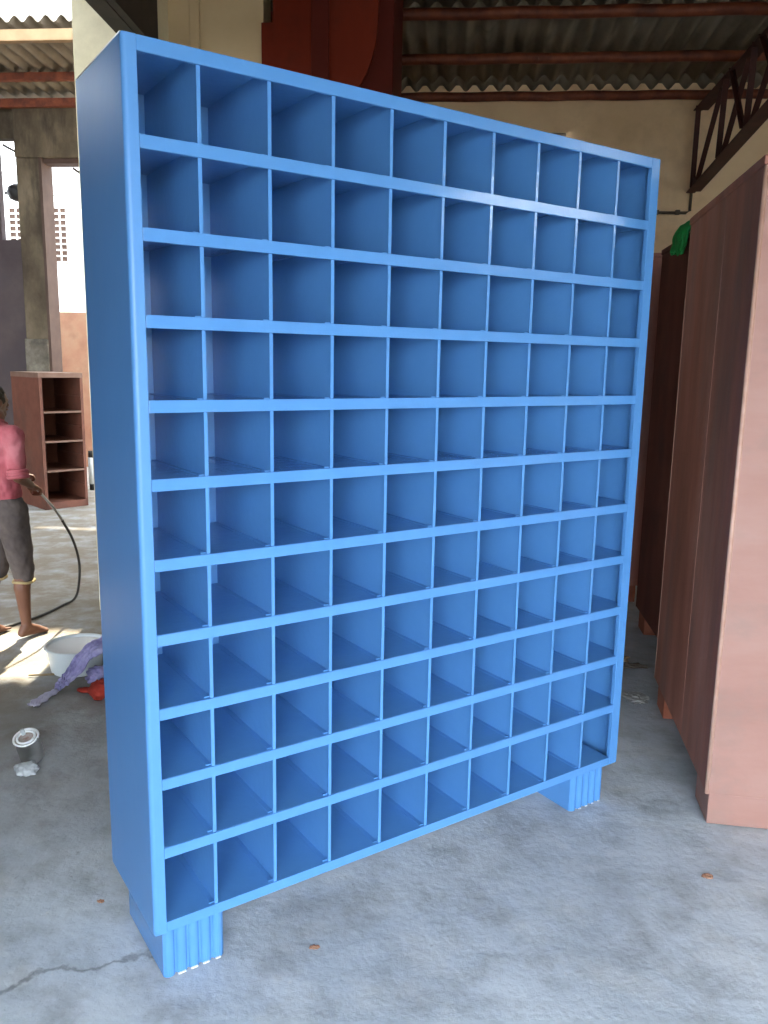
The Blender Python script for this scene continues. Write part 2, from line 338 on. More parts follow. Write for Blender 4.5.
# purlins
for i, (y, lab) in enumerate(((8.43, 'rusty roof purlin tight against the cream back wall'), (7.45, 'rusty roof purlin midway up the corrugated roof'), (6.55, 'rusty roof purlin nearest the top edge of the photo'))):
    bm = bmesh.new(); tube(bm, [(-2.0+8*k/40, y, 4.205+.004*math.sin(k*1.7)) for k in range(41)], .042, 10)
    tag(obj('roof_purlin', bm, M['rust'], smooth=True), lab, 'beam', 'purlins under the main roof')
for y in (5.5, 4.5, 3.5, 2.5, 1.5):
    bm = bmesh.new(); tube(bm, [(-1.7, y, 4.205), (6.0, y, 4.205)], .042, 10)
    tag(obj('roof_purlin', bm, M['rust'], smooth=True), 'rusty roof purlin over the front of the workshop', 'beam', 'purlins over the workshop front')
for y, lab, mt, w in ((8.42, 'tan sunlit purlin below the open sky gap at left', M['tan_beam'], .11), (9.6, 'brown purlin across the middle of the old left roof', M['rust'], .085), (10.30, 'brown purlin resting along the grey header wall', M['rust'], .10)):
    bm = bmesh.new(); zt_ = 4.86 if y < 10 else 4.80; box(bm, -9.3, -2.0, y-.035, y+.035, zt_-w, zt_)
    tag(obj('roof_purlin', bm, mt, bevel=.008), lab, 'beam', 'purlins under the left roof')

# trusses
def truss(label, x, ys, zb, zt, mat, w=.06, gusset=True):
    t = empty('roof_truss', label, 'truss', (x, ys[0], 0))
    def P(y, z): return (0, y-ys[0], z)
    bm = bmesh.new(); angle_iron(bm, P(ys[0]+.03, zb(ys[0]+.03)), P(ys[-1], zb(ys[-1])), w*1.35); angle_iron(bm, (.05,0,zb(ys[0])), (.05,ys[-1]-ys[0],zb(ys[-1])), w*1.2); obj('bottom_chord', bm, mat, t)
    bm = bmesh.new(); angle_iron(bm, P(ys[0], zt(ys[0])), P(ys[-1], zt(ys[-1])), w*1.35); angle_iron(bm, (.06,0,zt(ys[0])), (.06,ys[-1]-ys[0],zt(ys[-1])), w*1.2); obj('top_chord', bm, mat, t)
    for i, y in enumerate(ys[:-1]):
        bm = bmesh.new(); angle_iron(bm, P(y, zb(y)), P(y-.05 if i else y, zt(y)), w*.8); obj('upright', bm, mat, t)
        y2 = ys[i+1]
        bm = bmesh.new(); angle_iron(bm, (.03, y-ys[0], zb(y)), (.03, y2+.12-ys[0], zt(y2)), w*.75); obj('diagonal_brace', bm, mat, t)
        if i in (1, 2):
            bm = bmesh.new(); angle_iron(bm, (-.02, y-.25-ys[0], zt(y)), (-.02, y2-ys[0], zb(y2)), w*.6); obj('diagonal_brace', bm, mat, t)
    if gusset:
        obj('gusset_plate', prism_x([(-.22, zb(ys[0])), (.03, zb(ys[0])-.04), (.03, zb(ys[0])+.12)], -.006, .006), mat, t)
    return t
def prism_x(pts, x0, x1):
    bm = bmesh.new(); a = [bm.verts.new((x0,y,z)) for y,z in pts]; b = [bm.verts.new((x1,y,z)) for y,z in pts]; n = len(pts)
    bm.faces.new(a); bm.faces.new(b[::-1])
    for i in range(n): bm.faces.new((a[i], b[i], b[(i+1)%n], a[(i+1)%n]))
    bmesh.ops.recalc_face_normals(bm, faces=bm.faces); return bm
truss('dark red steel roof truss at right, its heel fixed to the cream back wall', 2.2, [8.42, 7.67, 7.0, 6.3, 5.5, 4.6, 3.6, 2.6],
      lambda y: 3.37+(8.42-y)*.115, lambda y: 4.10+(8.42-y)*.015, M['truss'])
truss('black steel roof truss ending at the pale pillar top', -1.87, [4.95, 4.55, 4.15, 3.7, 3.2, 2.7],
      lambda y: 3.46+(4.95-y)*.03, lambda y: 4.10, M['truss_black'], w=.075)
tag(obj('truss_bracket', prism_x([(4.98,3.40), (4.30,3.52), (4.30,4.1), (4.98,4.1)], -1.80, -1.785), M['truss_black']), 'flat black steel plate beside the truss end on the pale pillar', 'bracket')

# wall fittings
bm = bmesh.new(); tube(bm, [(1.1,8.475,3.16), (2.18,8.475,3.15), (2.215,8.475,3.17), (2.215,8.475,3.36)], .014, 8)
pp = tag(obj('wall_conduit', bm, M['pipe'], smooth=True), 'thin brown conduit running along the cream back wall below the truss heel', 'pipe')
for x in (1.9, 2.1): obj('pipe_clip', B(x-.02, x+.02, 8.455, 8.50, 3.135, 3.175), M['pipe'], pp)
t = empty('wall_lamp', 'small wall lamp just above the top edge of the blue rack', 'lamp', (.80, 8.5, 3.82))
obj('lamp_base', B(-.16, .19, -.05, 0, .03, .06), M['pipe'], t, bevel=.005)
bm = bmesh.new(); tube(bm, [(.10,-.06,-.005), (.20,-.06,-.005)], .02, 10)
mt, nt, bs = newmat('lamp_glow'); bs.inputs['Emission Color'].default_value = (1,.93,.85,1); bs.inputs['Emission Strength'].default_value = 3
obj('bulb', bm, mt, t, smooth=True)

# unseen tube lights added on the right wall for the rack's rail highlight
mt, nt, bs = newmat('added_tube_glow'); bs.inputs['Emission Color'].default_value = (.85,.93,1,1); bs.inputs['Emission Strength'].default_value = 70
for y0, y1, z in ((1.1, 1.9, 3.19), (2.15, 2.5, 3.12), (2.40, 2.55, 3.66)):
    t = empty('added_tube_light', 'added white tube light high on the right wall, out of view', 'light', (5.99, (y0+y1)/2, z), 0, 'added tube lights on the right wall')
    h = (y1-y0)/2
    obj('added_fixture', B(-.03, 0, -h-.03, h+.03, -.05, .05), M['white_chip_glint'], t, bevel=.004)
    bm = bmesh.new(); tube(bm, [(-.055,-h,0), (-.055,h,0)], .022, 12); obj('tube', bm, mt, t, smooth=True)

# red machine housing behind the blue rack
t = empty('machine_housing', 'deep red painted steel housing with a rounded front plate rising behind the blue rack', 'machine', (-.81, 5.1, 0))
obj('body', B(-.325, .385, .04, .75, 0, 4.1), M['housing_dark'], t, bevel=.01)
pts = [(-.395,0), (.20,0), (.20,2.95)]
for k in range(13):
    a = R(-55+55*k/12); pts.append((-.265+.56*math.cos(a), 3.62+.62*math.sin(a)))
pts += [(.298,3.8), (.295,4.1), (-.325,4.1), (-.325,3.615), (-.395,3.615)]
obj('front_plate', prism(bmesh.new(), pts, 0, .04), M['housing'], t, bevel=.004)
obj('raised_strip', B(-.095, .01, -.018, 0, .1, 4.08), M['housing_dark'], t, bevel=.006)

# ------------------------------------------------------------------ blue pigeonhole rack
CW, CH, CD, CL = 1.80, 2.344, .391, .163
FL = .0335; T = .0016*2
rack = empty('pigeonhole_rack', 'tall glossy blue steel pigeonhole rack, ten columns by eleven rows', 'rack', (-.737, 1.825, 0), R(38.8055))
bl = M['blue']
# folded side panels: a skin plus the front flange they turn into
def side(x0, sgn):
    bm = bmesh.new(); x1 = x0 + sgn*T
    box(bm, min(x0,x1), max(x0,x1), .0, CD, CL, CH)
    return bm
def flange(x0, x1, z0, z1, y0=0, y1=.018): return B(x0, x1, y0, y1, z0, z1)
bm = bmesh.new(); prism_z(bm, [(0,.012)] + [(.012-.012*math.cos(R(a)), .012-.012*math.sin(R(a))) for a in (12,24,36,48,60,70,80)] + [(.012,0),(FL,0),(FL,.016),(FL-.003,.016),(FL-.003,.003),(.005,.003),(.0035,.005),(.0035,CD),(0,CD)], CL, CH-.0005)
obj('side_panel', bm, M['blue_side'], rack, bevel=.0012)
bm = bmesh.new(); prism_z(bm, [(CW,.004),(CW-.004,0),(CW-FL*1.3,0),(CW-FL*1.3,.016),(CW-FL*1.3+.003,.016),(CW-FL*1.3+.003,.003),(CW-.005,.003),(CW-.0035,.005),(CW-.0035,CD),(CW,CD)], CL, CH-.0005)
obj('side_panel', bm, bl, rack, bevel=.0012)
RX = CW-FL*1.3
bm = bmesh.new(); box(bm, 0.002, CW-.002, .006, CD, CH-T*1.5, CH); box(bm, FL, RX, 0, .012, CH-.0335, CH-.0005)
obj('top_panel', bm, bl, rack, bevel=.0022, seg=3)
bm = bmesh.new(); box(bm, .003, CW-.003, .012, CD, CL, CL+T); box(bm, FL, RX, .0005, .012, CL, CL+.030); box(bm, FL, RX, .012, CD, CL+.026, CL+.029)
obj('bottom_panel', bm, bl, rack, bevel=.002)
obj('back_panel', B(.0036, CW-.0036, CD-.004, CD, CL, CH), bl, rack)
zs = [2.127, 1.930, 1.738, 1.543, 1.356, 1.1585, .968, .774, .5836, .3916]            # middles of the ten rails
for z in zs:
    bm = bmesh.new(); box(bm, .004, CW-.004, .006, CD-.005, z+.0125, z+.0145)
    box(bm, .006, .018, .006, CD-.006, z-.002, z+.0125); box(bm, CW-.018, CW-.006, .006, CD-.006, z-.002, z+.0125)
    sh = obj('shelf', bm, bl, rack)
    bm = bmesh.new(); box(bm, FL+.0005, RX-.0005, .0, .003, z-.0148, z+.0148); box(bm, FL+.0005, RX-.0005, .003, .016, z-.0148, z-.0128)
    obj('front_rail', bm, bl, sh, bevel=.0012)
tops = [CH-.004] + [z-.0005 for z in zs]; bots = [z+.0146 for z in zs] + [CL+.0291]
for r in range(11):
    zt = tops[r]; zb = bots[r]; zt2 = (zt+.0125 if r else zt)
    zface = (CH-.0335 if r == 0 else zs[r-1]-.0148)
    for k in range(9):
        x = .171+.1779*k + .0025
        bm = bmesh.new()
        box(bm, x-.0012, x+.0012, .009, CD-.005, zb, zt2-.001)
        box(bm, x-.0048, x+.0048, .004, .0085, zb+.001, zface-.0006)            # folded front lip
        box(bm, x-.018, x-.0012, .012, .016, zb+.0005, zb+.004)               # spot-weld tab
        box(bm, x-.016, x-.001, .012, CD-.01, zb, zb+.0012)
        obj('divider', bm, bl, rack)
bm = bmesh.new(); tube(bm, [(.0025,.010,CH-.001), (.0025,CD-.002,CH-.001)], .0032, 8); obj('rim_light_edge', bm, M['white_chip_glint'], rack, smooth=True, label='pale top edge standing in for rim light')  # pale tube painted in place of rim light along the top edge
# fluted plinth feet, full depth
def foot(x0, x1):
    n = 5; pts = []; fy = .036; w = (x1-x0)/n
    for i in range(n):
        c = x0 + w*(i+.5)
        for k in range(9):
            a = math.pi - math.pi*k/8
            px = c + (w*.42)*math.cos(a); py = fy + .006 - .010*math.sin(a)
            pts.append((px, py))
    pts[0] = (x0, fy+.006); pts[-1] = (x1, fy+.006)
    pts += [(x1, .35), (x0, .35)]
    return prism_z(bmesh.new(), pts, 0, CL+.001)
for x0, x1 in ((.033, .206), (CW-.206, CW-.033)):
    f = obj('leg', foot(x0, x1), bl, rack)
    bm = bmesh.new(); w = (x1-x0)/5
    for i in range(1, 5):
        c = x0+w*(i+.40); q = (.012 if x0 < .5 else .006)*(1-.1*i); box(bm, c-q, c+q, .0280, .0325, .001, .0045 if x0 < .5 else .003)
    obj('chipped_edge', bm, M['white_chip_glint'], f, label='white chipped lower edge of the blue foot')

# ------------------------------------------------------------------ red primer cabinets at right
def primer_cabinet(label, loc, rz, W, D, H, mside, mfront, foot_mat, seam=True):
    """origin at the near left corner on the floor; front faces -y, left side faces -x"""
    t = empty('steel_cabinet', label, 'cabinet', loc, rz, 'red primed steel cabinets along the right')
    zb = .122
    bm = bmesh.new(); box(bm, .0, .004, .006, D, zb, H)
    box(bm, W-.004, W, .006, D, zb, H)
    obj('side_panel', bm, mside, t, bevel=.002)
    if seam:
        obj('side_seam', B(-.0012, .0, D*.42, D*.42+.016, zb+.004, H-.03), mside, t)
    obj('front_panel', B(.003, W-.003, 0, .02, zb+.001, H-.002), mfront, t, bevel=.003)
    obj('back_panel', B(.004, W-.004, D-.006, D, zb, H), mside, t)
    obj('top_panel', B(-.008, W+.008, -.006, D+.006, H-.018, H+.012), M['primer_dark'] if mside is M['primer_dark'] else mside, t, bevel=.004)
    obj('bottom_panel', B(.004, W-.004, .02, D-.006, zb, zb+.004), mside, t)
    bm = bmesh.new(); tube(bm, [(.003,.004,zb), (.003,.004,H-.02)], .0085, 8); obj('corner_edge', bm, M['primer_edge'] if mfront is M['primer_front'] else mside, t, smooth=True)
    bm = bmesh.new(); tube(bm, [(.002,D-.004,zb), (.002,D-.004,H-.02)], .005, 8); obj('corner_edge', bm, M['primer_edge'] if mfront is M['primer_front'] else mside, t, smooth=True)
    for y0, y1 in ((.006, .20), (D-.22, D-.05)):
        for x0, x1 in ((.012, .2) if y0 > .1 else (.012, W-.03),) + (((W-.2, W-.012),) if y0 > .1 else ()):
            obj('leg', B(x0, x1, y0, y1, 0, zb), foot_mat if y0 > .1 or mfront is not M['primer_front'] else M['primer_front'], t, bevel=.004)
    return t
primer_cabinet('tall red primer cabinet nearest the camera at the right edge', (.965, 2.826, 0), R(-4.2), 1.0, 1.14, 2.316, M['primer'], M['primer_front'], M['primer_foot'])
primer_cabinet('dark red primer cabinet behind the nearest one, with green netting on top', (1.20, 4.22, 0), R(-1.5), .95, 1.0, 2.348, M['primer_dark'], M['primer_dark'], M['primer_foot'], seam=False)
primer_cabinet('furthest brown primer cabinet, beyond the narrow dark gap', (.42, 5.75, 0), R(-1), .945, .8, 2.40, M['primer'], M['primer'], M['primer_foot'], seam=False)
# green netting bundle on the second cabinet, one end hanging over the edge
def net_sheet(seed, y0, y1, top, drop):
    path = [(1.36,2.37), (1.30,2.38+top), (1.24,2.385+top), (1.195,2.385), (1.172,2.35), (1.165,2.30), (1.158,2.30-drop)]
    P_ = spline([(x,0,z) for x,z in path], 6); bm = bmesh.new(); rows = []
    for i, p in enumerate(P_):
        f = i/(len(P_)-1); row = []
        for j in range(29):
            u = j/28; w = (y1-y0)*(.75+.25*math.sin(f*3+seed)); y = (y0+y1)/2 + w*(u-.5) - .10*f*(y1-y0)
            k = .016*math.sin(u*34+seed) + .012*noise.noise(Vector((u*7, f*4, seed)))
            row.append(bm.verts.new((p.x - abs(k)*(f > .5) , y, p.z + (k+.012)*(f <= .5) - (.05*noise.noise(Vector((u*5,seed,0))) if i > len(P_)-8 else 0))))
        rows.append(row)
    for a, b in zip(rows, rows[1:]):
        for j in range(28): bm.faces.new((a[j], a[j+1], b[j+1], b[j]))
    return bm
g = tag(obj('net_bundle', net_sheet(1.0, 4.38, 4.80, .015, .04), M['green'], smooth=True), 'bright green netting bundled over the edge of the dark red cabinet', 'netting')
sd = g.modifiers.new('thick', 'SOLIDIFY'); sd.thickness = .008; sd.offset = 1

# ------------------------------------------------------------------ small rusty shelf unit at left
t = empty('shelf_unit', 'small rusty red open shelf unit with four levels behind the person', 'shelf unit', (-4.47, 8.45, 0), R(50))
w, d, h = .49, .76, 1.50; m1 = M['rack_primer']
bm = bmesh.new(); box(bm, 0, .004, .0, d, 0, h); box(bm, 0, .035, -.002, .012, 0, h); obj('side_panel', bm, m1, t)
bm = bmesh.new(); box(bm, w-.004, w, .0, d, 0, h); box(bm, w-.03, w, -.002, .012, 0, h); obj('side_panel', bm, m1, t)
obj('back_panel', B(.004, w-.004, d-.005, d, 0, h), m1, t)
obj('top_panel', B(-.004, w+.004, -.006, d+.004, h-.055, h), M['rack_edge'], t, bevel=.003)
obj('bottom_panel', B(.004, w-.004, -.002, d-.005, 0, .075), m1, t)
for z in (.42, .745, 1.07):
    s = obj('shelf', B(.004, w-.004, .012, d-.005, z, z+.006), m1, t)
    obj('front_rail', B(.035, w-.03, -.004, .012, z-.008, z+.012), M['rack_edge'], s)
for z in (.23, .56, .88, 1.22):
    obj('side_runner', B(w-.028, w-.004, .05, d-.05, z, z+.022), m1, t)

# ------------------------------------------------------------------ outside, seen through the openings
tag(obj('boundary_wall', B(-9, -2.2, 12.3, 12.5, -.03, 2.36), M['peach_wall'], bevel=.01), 'peach coloured boundary wall seen through the tall left opening', 'wall')
t = empty('building', 'white building beyond the peach boundary wall', 'building', (-7, 14.2, -.03))
obj('wall', B(-6, 5.5, 0, 3, 0, 8.2), M['white_wall'], t)
obj('roof_slab', B(-6.2, 5.7, -.3, 3.2, 8.2, 8.4), M['white_wall'], t)
def grille(x0, x1, z0, z1, cols_, rows):
    f = obj('window', B(x0, x1, -.012, .002, z0, z1), M['shutter_dark'], t)
    bm = bmesh.new()
    for i in range(cols_+1): x = x0+(x1-x0)*i/cols_; box(bm, x-.011, x+.011, -.03, -.012, z0, z1)
    for i in range(rows+1): z = z0+(z1-z0)*i/rows; box(bm, x0, x1, -.028, -.014, z-.013, z+.013)
    obj('grille', bm, M['grille'], f)
for a in ((-.86, -.60, 3.35, 4.26, 2, 9), (-.06, .18, 3.35, 4.26, 2, 9)): grille(*a)
bm = bmesh.new(); tube(bm, spline([(-9,11.6,4.02), (-5.5,11.6,3.92), (-2.5,11.6,3.99)], 8), .006, 6)
tag(obj('overhead_wire', bm, M['hose'], smooth=True), 'thin wire strung outside across the tall left opening', 'wire')
# dark round horn lamp in the narrow opening
t = empty('outdoor_lamp', 'dark round lamp hanging in the narrow left opening', 'lamp', (-5.86, 10.80, 3.80))
bm = bmesh.new(); lathe(bm, [(.02,-.11),(.09,-.08),(.12,0),(.10,.07),(.03,.11)], 20); obj('lamp_shade', bm, M['black'], t, smooth=True)
bm = bmesh.new(); tube(bm, [(-.16,0,.0), (.0,0,.0)], .016, 8); obj('arm', bm, M['black'], t, smooth=True)
for a, b, lab in (((-5.93,10.66,4.36), (-5.62,10.66,4.20), 'short dark bar slanting across the narrow left opening'), ((-5.02,10.7,4.08), (-4.86,10.7,3.97), 'short dark bar stub at the top of the tall left opening')):
    tag(obj('metal_stub', bar(bmesh.new(), a, b, .03), M['truss_black']), lab, 'bar')
# white roll with black ends standing by the boundary wall
t = empty('capped_tube', 'white tube with black end caps standing beside the small shelf unit', 'tube', (-4.60, 9.92, .0))
bm = bmesh.new(); tube(bm, [(0,0,.08), (0,0,.42)], .045, 14); obj('tube_body', bm, M['white_plastic'], t, smooth=True)
for z in (.0, .42): 
    bm = bmesh.new(); tube(bm, [(0,0,z), (0,0,z+.08)], .038, 14); obj('end_cap', bm, M['black'], t, smooth=True, label='black end cap')

# ------------------------------------------------------------------ the person
F = Vector((.35, .9367, 0)); Rt = Vector((.9367, -.35, 0)); U = Vector((0,0,1))     # facing, right side, up
base = Vector((-2.622, 4.43, 0))
person = empty('person', 'barefoot person in faded red shirt and cropped brown trousers holding a spray hose', 'person', base)
def P(r, f, z): return Rt*r + F*f + U*z
def remesh(o, vox, it=6, fac=.5):
    m = o.modifiers.new('remesh', 'REMESH'); m.mode = 'VOXEL'; m.voxel_size = vox; m.use_smooth_shade = True
    s = o.modifiers.new('smooth', 'SMOOTH'); s.iterations = it; s.factor = fac
# joints (all in the person's own frame)
hipR, hipL = P(.085,0,.79), P(-.085,0,.79)
kneeR, kneeL = P(.088,.06,.42), P(-.09,.03,.43)
ankR, ankL = P(.092,.055,.075), P(-.10,-.05,.08)
shR, shL = P(.150,0,1.225), P(-.165,0,1.225)
elR, elL = P(.180,-.01,.985), P(-.21,.05,.97)
wrR, wrL = P(.115,.13,.915), P(-.12,.23,.95)
head = P(-.05,.035,1.405)
bm = bmesh.new()
fd = tuple(F)
capsule(bm, P(0,0,.80), P(0,.0,.98), .125, .115, flat=.72, fd=fd); capsule(bm, P(0,0,.98), P(0,-.005,1.17), .115, .14, flat=.68, fd=fd)
capsule(bm, P(-.11,-.005,1.21), P(.11,-.005,1.21), .062, .062)
capsule(bm, P(0,0,1.22), P(0,.02,1.32), .048, .045)
for hp, kn, an in ((hipR,kneeR,ankR), (hipL,kneeL,ankL)):
    capsule(bm, hp, kn, .078, .048); capsule(bm, kn, (kn+an)/2 - F*.015 + U*.06, .046, .048); capsule(bm, (kn+an)/2 - F*.015 + U*.06, an, .046, .028)
    toe = Vector((.075,.15,0)) if an is ankR else Vector((.03,.16,0))
    fdn = toe.normalized(); heel = an - fdn*.03; heel.z = .028
    capsule(bm, an, heel + U*.006, .030, .028); capsule(bm, heel, an*1 + fdn*.09 - U*(an.z-.024), .028, .030, flat=.7); capsule(bm, an - U*.01, an + fdn*.09 - U*(an.z-.026), .028, .022)
    sd = Vector((fdn.y, -fdn.x, 0))
    for k in range(5):
        o0 = an + fdn*.10 + sd*(-.026+.013*k)*(1 if an is ankR else 1); o0.z = .018
        ln_ = (.045,.042,.036,.030,.022)[k if an is ankR else 4-k] if an is ankR else (.022,.030,.036,.042,.045)[k]
        capsule(bm, o0, o0 + fdn*ln_ - U*.005, .0105, .0085, n=8)
for s_, e_, w_ in ((shR,elR,wrR), (shL,elL,wrL)):
    capsule(bm, s_, e_, .046, .034); capsule(bm, e_, w_, .034, .022)
    d_ = (w_-e_).normalized(); side_ = d_.cross(U).normalized(); palm = w_ + d_*.05
    capsule(bm, w_, palm, .022, .028, flat=.62)
    nrm = side_.cross(d_).normalized()
    for k in range(4):                           # fingers curled round the lance
        b0 = w_ + d_*.070 + side_*(-.024+.016*k); L1 = (.026,.030,.028,.022)[k]
        c1 = b0 + d_*L1 - nrm*.006; c2 = c1 + d_*L1*.25 - nrm*.024; c3 = c2 - d_*.018 - nrm*.006
        capsule(bm, b0, c1, .0085, .008, n=8); capsule(bm, c1, c2, .008, .0075, n=8); capsule(bm, c2, c3, .0075, .0065, n=8)
    tb = w_ + d_*.02 + side_*.026*(-1 if s_ is shR else 1)
    capsule(bm, tb, tb + d_*.03 + side_*.012*(-1 if s_ is shR else 1) - nrm*.008, .010, .009, n=8); capsule(bm, tb + d_*.03 - nrm*.008, tb + d_*.05 - nrm*.028, .009, .0075, n=8)
rz = Matrix.Rotation(math.atan2(F.y, F.x)-math.pi/2, 4, 'Z') @ Matrix.Rotation(R(-14), 4, 'X')
ellipsoid(bm, head, .070, .088, .095, rz)
capsule(bm, head + F*.035 - U*.045, head + F*.055 - U*.075, .045, .032)                              # jaw
capsule(bm, head + F*.085 + U*.005, head + F*.104 - U*.028, .008, .013, n=8)                          # nose
for sgn in (-1, 1):
    ellipsoid(bm, head + Rt*sgn*.073 - F*.005 - U*.012, .010, .018, .028, rz)                          # ears
    ellipsoid(bm, head + Rt*sgn*.028 + F*.080 + U*.004, .014, .010, .009, rz)                          # eyes under lids
capsule(bm, head + F*.092 - U*.052 - Rt*.018, head + F*.092 - U*.052 + Rt*.018, .007, .007, n=8)     # lips
body = obj('body', bm, M['skin'], person); remesh(body, .006, 4)
# hair
bm = bmesh.new(); ellipsoid(bm, head - F*.012 + U*.018, .078, .092, .092, rz)
for k in range(70):
    a = rnd.uniform(0, 2*math.pi); e = rnd.uniform(-.25, 1.4)
    dd = Rt*math.cos(a)*math.cos(e) + F*math.sin(a)*math.cos(e)*.9 + U*math.sin(e)
    if dd.dot(F) > .55 and e < .8: continue
    p0 = head - F*.012 + U*.018 + dd*.082
    capsule(bm, p0, p0 + dd*.012 - U*.012 + Rt*rnd.uniform(-.01,.01), .012, .004, n=6)
for v in list(bm.verts):
    q = v.co - head
    if q.dot(F) > .045 and q.z < .035: v.co -= F*(q.dot(F)-.045)
hair = obj('hair', bm, M['hair'], person); remesh(hair, .006, 3)
# shirt: torso, sleeves rolled to the elbow, collar
bm = bmesh.new()
capsule(bm, P(.0,.0,.84), P(0,.0,1.0), .140, .140, n=24, flat=.78, fd=fd); capsule(bm, P(0,0,1.0), P(0,-.008,1.165), .140, .152, n=24, flat=.72, fd=fd)
capsule(bm, P(-.125,-.005,1.212), P(.125,-.005,1.212), .068, .068, n=16); capsule(bm, P(0,-.005,1.235), P(0,.01,1.275), .075, .056, n=16)
for s_, e_ in ((shR, elR), (shL, elL)):
    mid = s_ + (e_-s_)*.72; capsule(bm, s_ - U*.005, mid, .060, .052, n=16); 
for v in list(bm.verts):
    if v.co.z < .795: v.co.z = .795 + .012*math.sin(v.co.x*40)
shirt = obj('shirt', bm, M['shirt'], person); remesh(shirt, .007, 5)
tx = bpy.data.textures.new('folds', 'CLOUDS'); tx.noise_scale = .07
dm = shirt.modifiers.new('folds', 'DISPLACE'); dm.texture = tx; dm.strength = .028; dm.mid_level = .5
bm = bmesh.new(); ring = [P(.058*math.cos(a), .008+.056*math.sin(a), 1.285+.012*math.sin(a)*-1) for a in [2*math.pi*k/24 for k in range(24)]]
ring.append(ring[0]); tube(bm, ring, .012, 8); obj('collar', bm, M['shirt'], shirt, smooth=True)
for s_, e_ in ((shR, elR), (shL, elL)):
    d_ = (e_-s_).normalized(); c_ = s_ + (e_-s_)*.93; a_ = d_.orthogonal().normalized(); b_ = d_.cross(a_)
    bm = bmesh.new()
    for off, rr in ((0,.049), (.016,.051), (-.016,.048)):
        q = [c_ + d_*off + (a_*math.cos(t_)+b_*math.sin(t_))*rr for t_ in [2*math.pi*k/20 for k in range(20)]]; q.append(q[0]); tube(bm, q, .0125, 8)
    obj('rolled_cuff', bm, M['shirt'], shirt, smooth=True)
# cropped trousers
bm = bmesh.new(); capsule(bm, P(-.03,0,.80), P(.03,0,.80), .128, .128, n=20, flat=.85, fd=fd)
for hp, kn, an in ((hipR,kneeR,ankR), (hipL,kneeL,ankL)):
    lo = kn + (an-kn)*.10; capsule(bm, hp - U*.02, kn, .098, .064, n=20); capsule(bm, kn, lo, .064, .060, n=20)
for v in list(bm.verts):
    if v.co.z > .86: v.co.z = .86 + (v.co.z-.86)*.1
tr = obj('trousers', bm, M['shorts'], person); remesh(tr, .007, 5)
dm = tr.modifiers.new('folds', 'DISPLACE'); dm.texture = tx; dm.strength = .022; dm.mid_level = .5
for kn, an in ((kneeR, ankR), (kneeL, ankL)):
    c_ = kn + (an-kn)*.21; q = [c_ + Vector((.059*math.cos(t_), .059*math.sin(t_), .003*math.sin(3*t_))) for t_ in [2*math.pi*k/24 for k in range(24)]]; q.append(q[0])
    bm = bmesh.new(); tube(bm, q, .008, 8); obj('hem', bm, M['hem'], tr, smooth=True, label='yellowish turned-up hem')

# spray hose: lance in the hand, then looping over the floor
hand = base + wrR + (wrR-elR).normalized()*.075
t = empty('spray_hose', 'long thin black hose from the hand curving over the floor behind the white basin', 'hose', (hand.x, hand.y, 0))
def rel(p): return Vector(p) - Vector((hand.x, hand.y, 0))
bm = bmesh.new(); tube(bm, [rel(hand + Vector((-.05,-.02,.03))), rel(hand), rel((-2.433,4.68,.762)), rel((-2.412,4.75,.663))], .008, 8); obj('lance', bm, M['hose_grey'], t, smooth=True, label='grey metal spray lance')
path = [(-2.412,4.75,.663), (-2.422,4.90,.503), (-2.438,5.0,.332), (-2.49,5.09,.16), (-2.56,5.16,.03), (-2.60,5.06,.0085), (-2.625,4.85,.0085), (-2.676,4.69,.0085), (-2.755,4.56,.0085), (-2.86,4.50,.0085), (-3.1,4.42,.0085), (-3.5,4.38,.0085), (-4.1,4.4,.0085)]
bm = bmesh.new(); tube(bm, spline([rel(p) for p in path], 10), .0085, 8); obj('hose_line', bm, M['hose'], t, smooth=True)

# ------------------------------------------------------------------ things on the floor
# white basin of paint
t = empty('plastic_basin', 'round white plastic basin on the sunlit floor left of the blue rack', 'basin', (-1.985, 4.0, 0))
bm = bmesh.new(); lathe(bm, [(.130,0), (.136,.004), (.156,.132), (.168,.135), (.168,.144), (.156,.144), (.152,.138), (.132,.012)], 48)
bm.faces.ensure_lookup_table(); obj('bowl', bm, M['white_plastic'], t, smooth=True, bevel=.002)
bm = bmesh.new(); lathe(bm, [(.1335,.02), (.1500,.128), (.1500,.130)], 48); obj('paint_fill', bm, M['white_paint'], t, label='white paint filling the basin')
def ribbon(pts, widths, seed, nw=14, amp=.012, thick=.004, floorz=.002):
    P_ = spline(pts, 12); bm = bmesh.new(); rows = []
    for i, p in enumerate(P_):
        d = (P_[min(i+1,len(P_)-1)] - P_[max(i-1,0)]); d.z = 0; d.normalize(); s = Vector((-d.y, d.x, 0))
        u = i/(len(P_)-1)*(len(widths)-1); k = min(int(u), len(widths)-2); w = widths[k]+(widths[k+1]-widths[k])*(u-k)
        row = []
        for j in range(nw+1):
            q = p + s*w*(j/nw-.5)
            q.z += amp*(math.sin(j*1.9+seed+i*.12) + .8*noise.noise(Vector((j*.5, i*.15, seed)))) + amp
            q += s*.01*noise.noise(Vector((i*.3, seed, 1)))
            q.z = max(q.z, floorz); row.append(bm.verts.new(q))
        rows.append(row)
    for a, b in zip(rows, rows[1:]):
        for j in range(nw): bm.faces.new((a[j], a[j+1], b[j+1], b[j]))
    return bm
t = empty('purple_cloth', 'lilac cloth rag hanging over the basin edge and trailing on the floor', 'cloth', (-1.90, 3.80, 0))
o = obj('cloth_body', ribbon([(.13,.14,.165), (.08,.07,.160), (.035,.02,.12), (.0,-.04,.05), (-.03,-.09,.014), (-.045,-.12,.006)], [.17,.15,.13,.10,.06,.035], 2.0, amp=.019), M['lilac'], t, smooth=True)
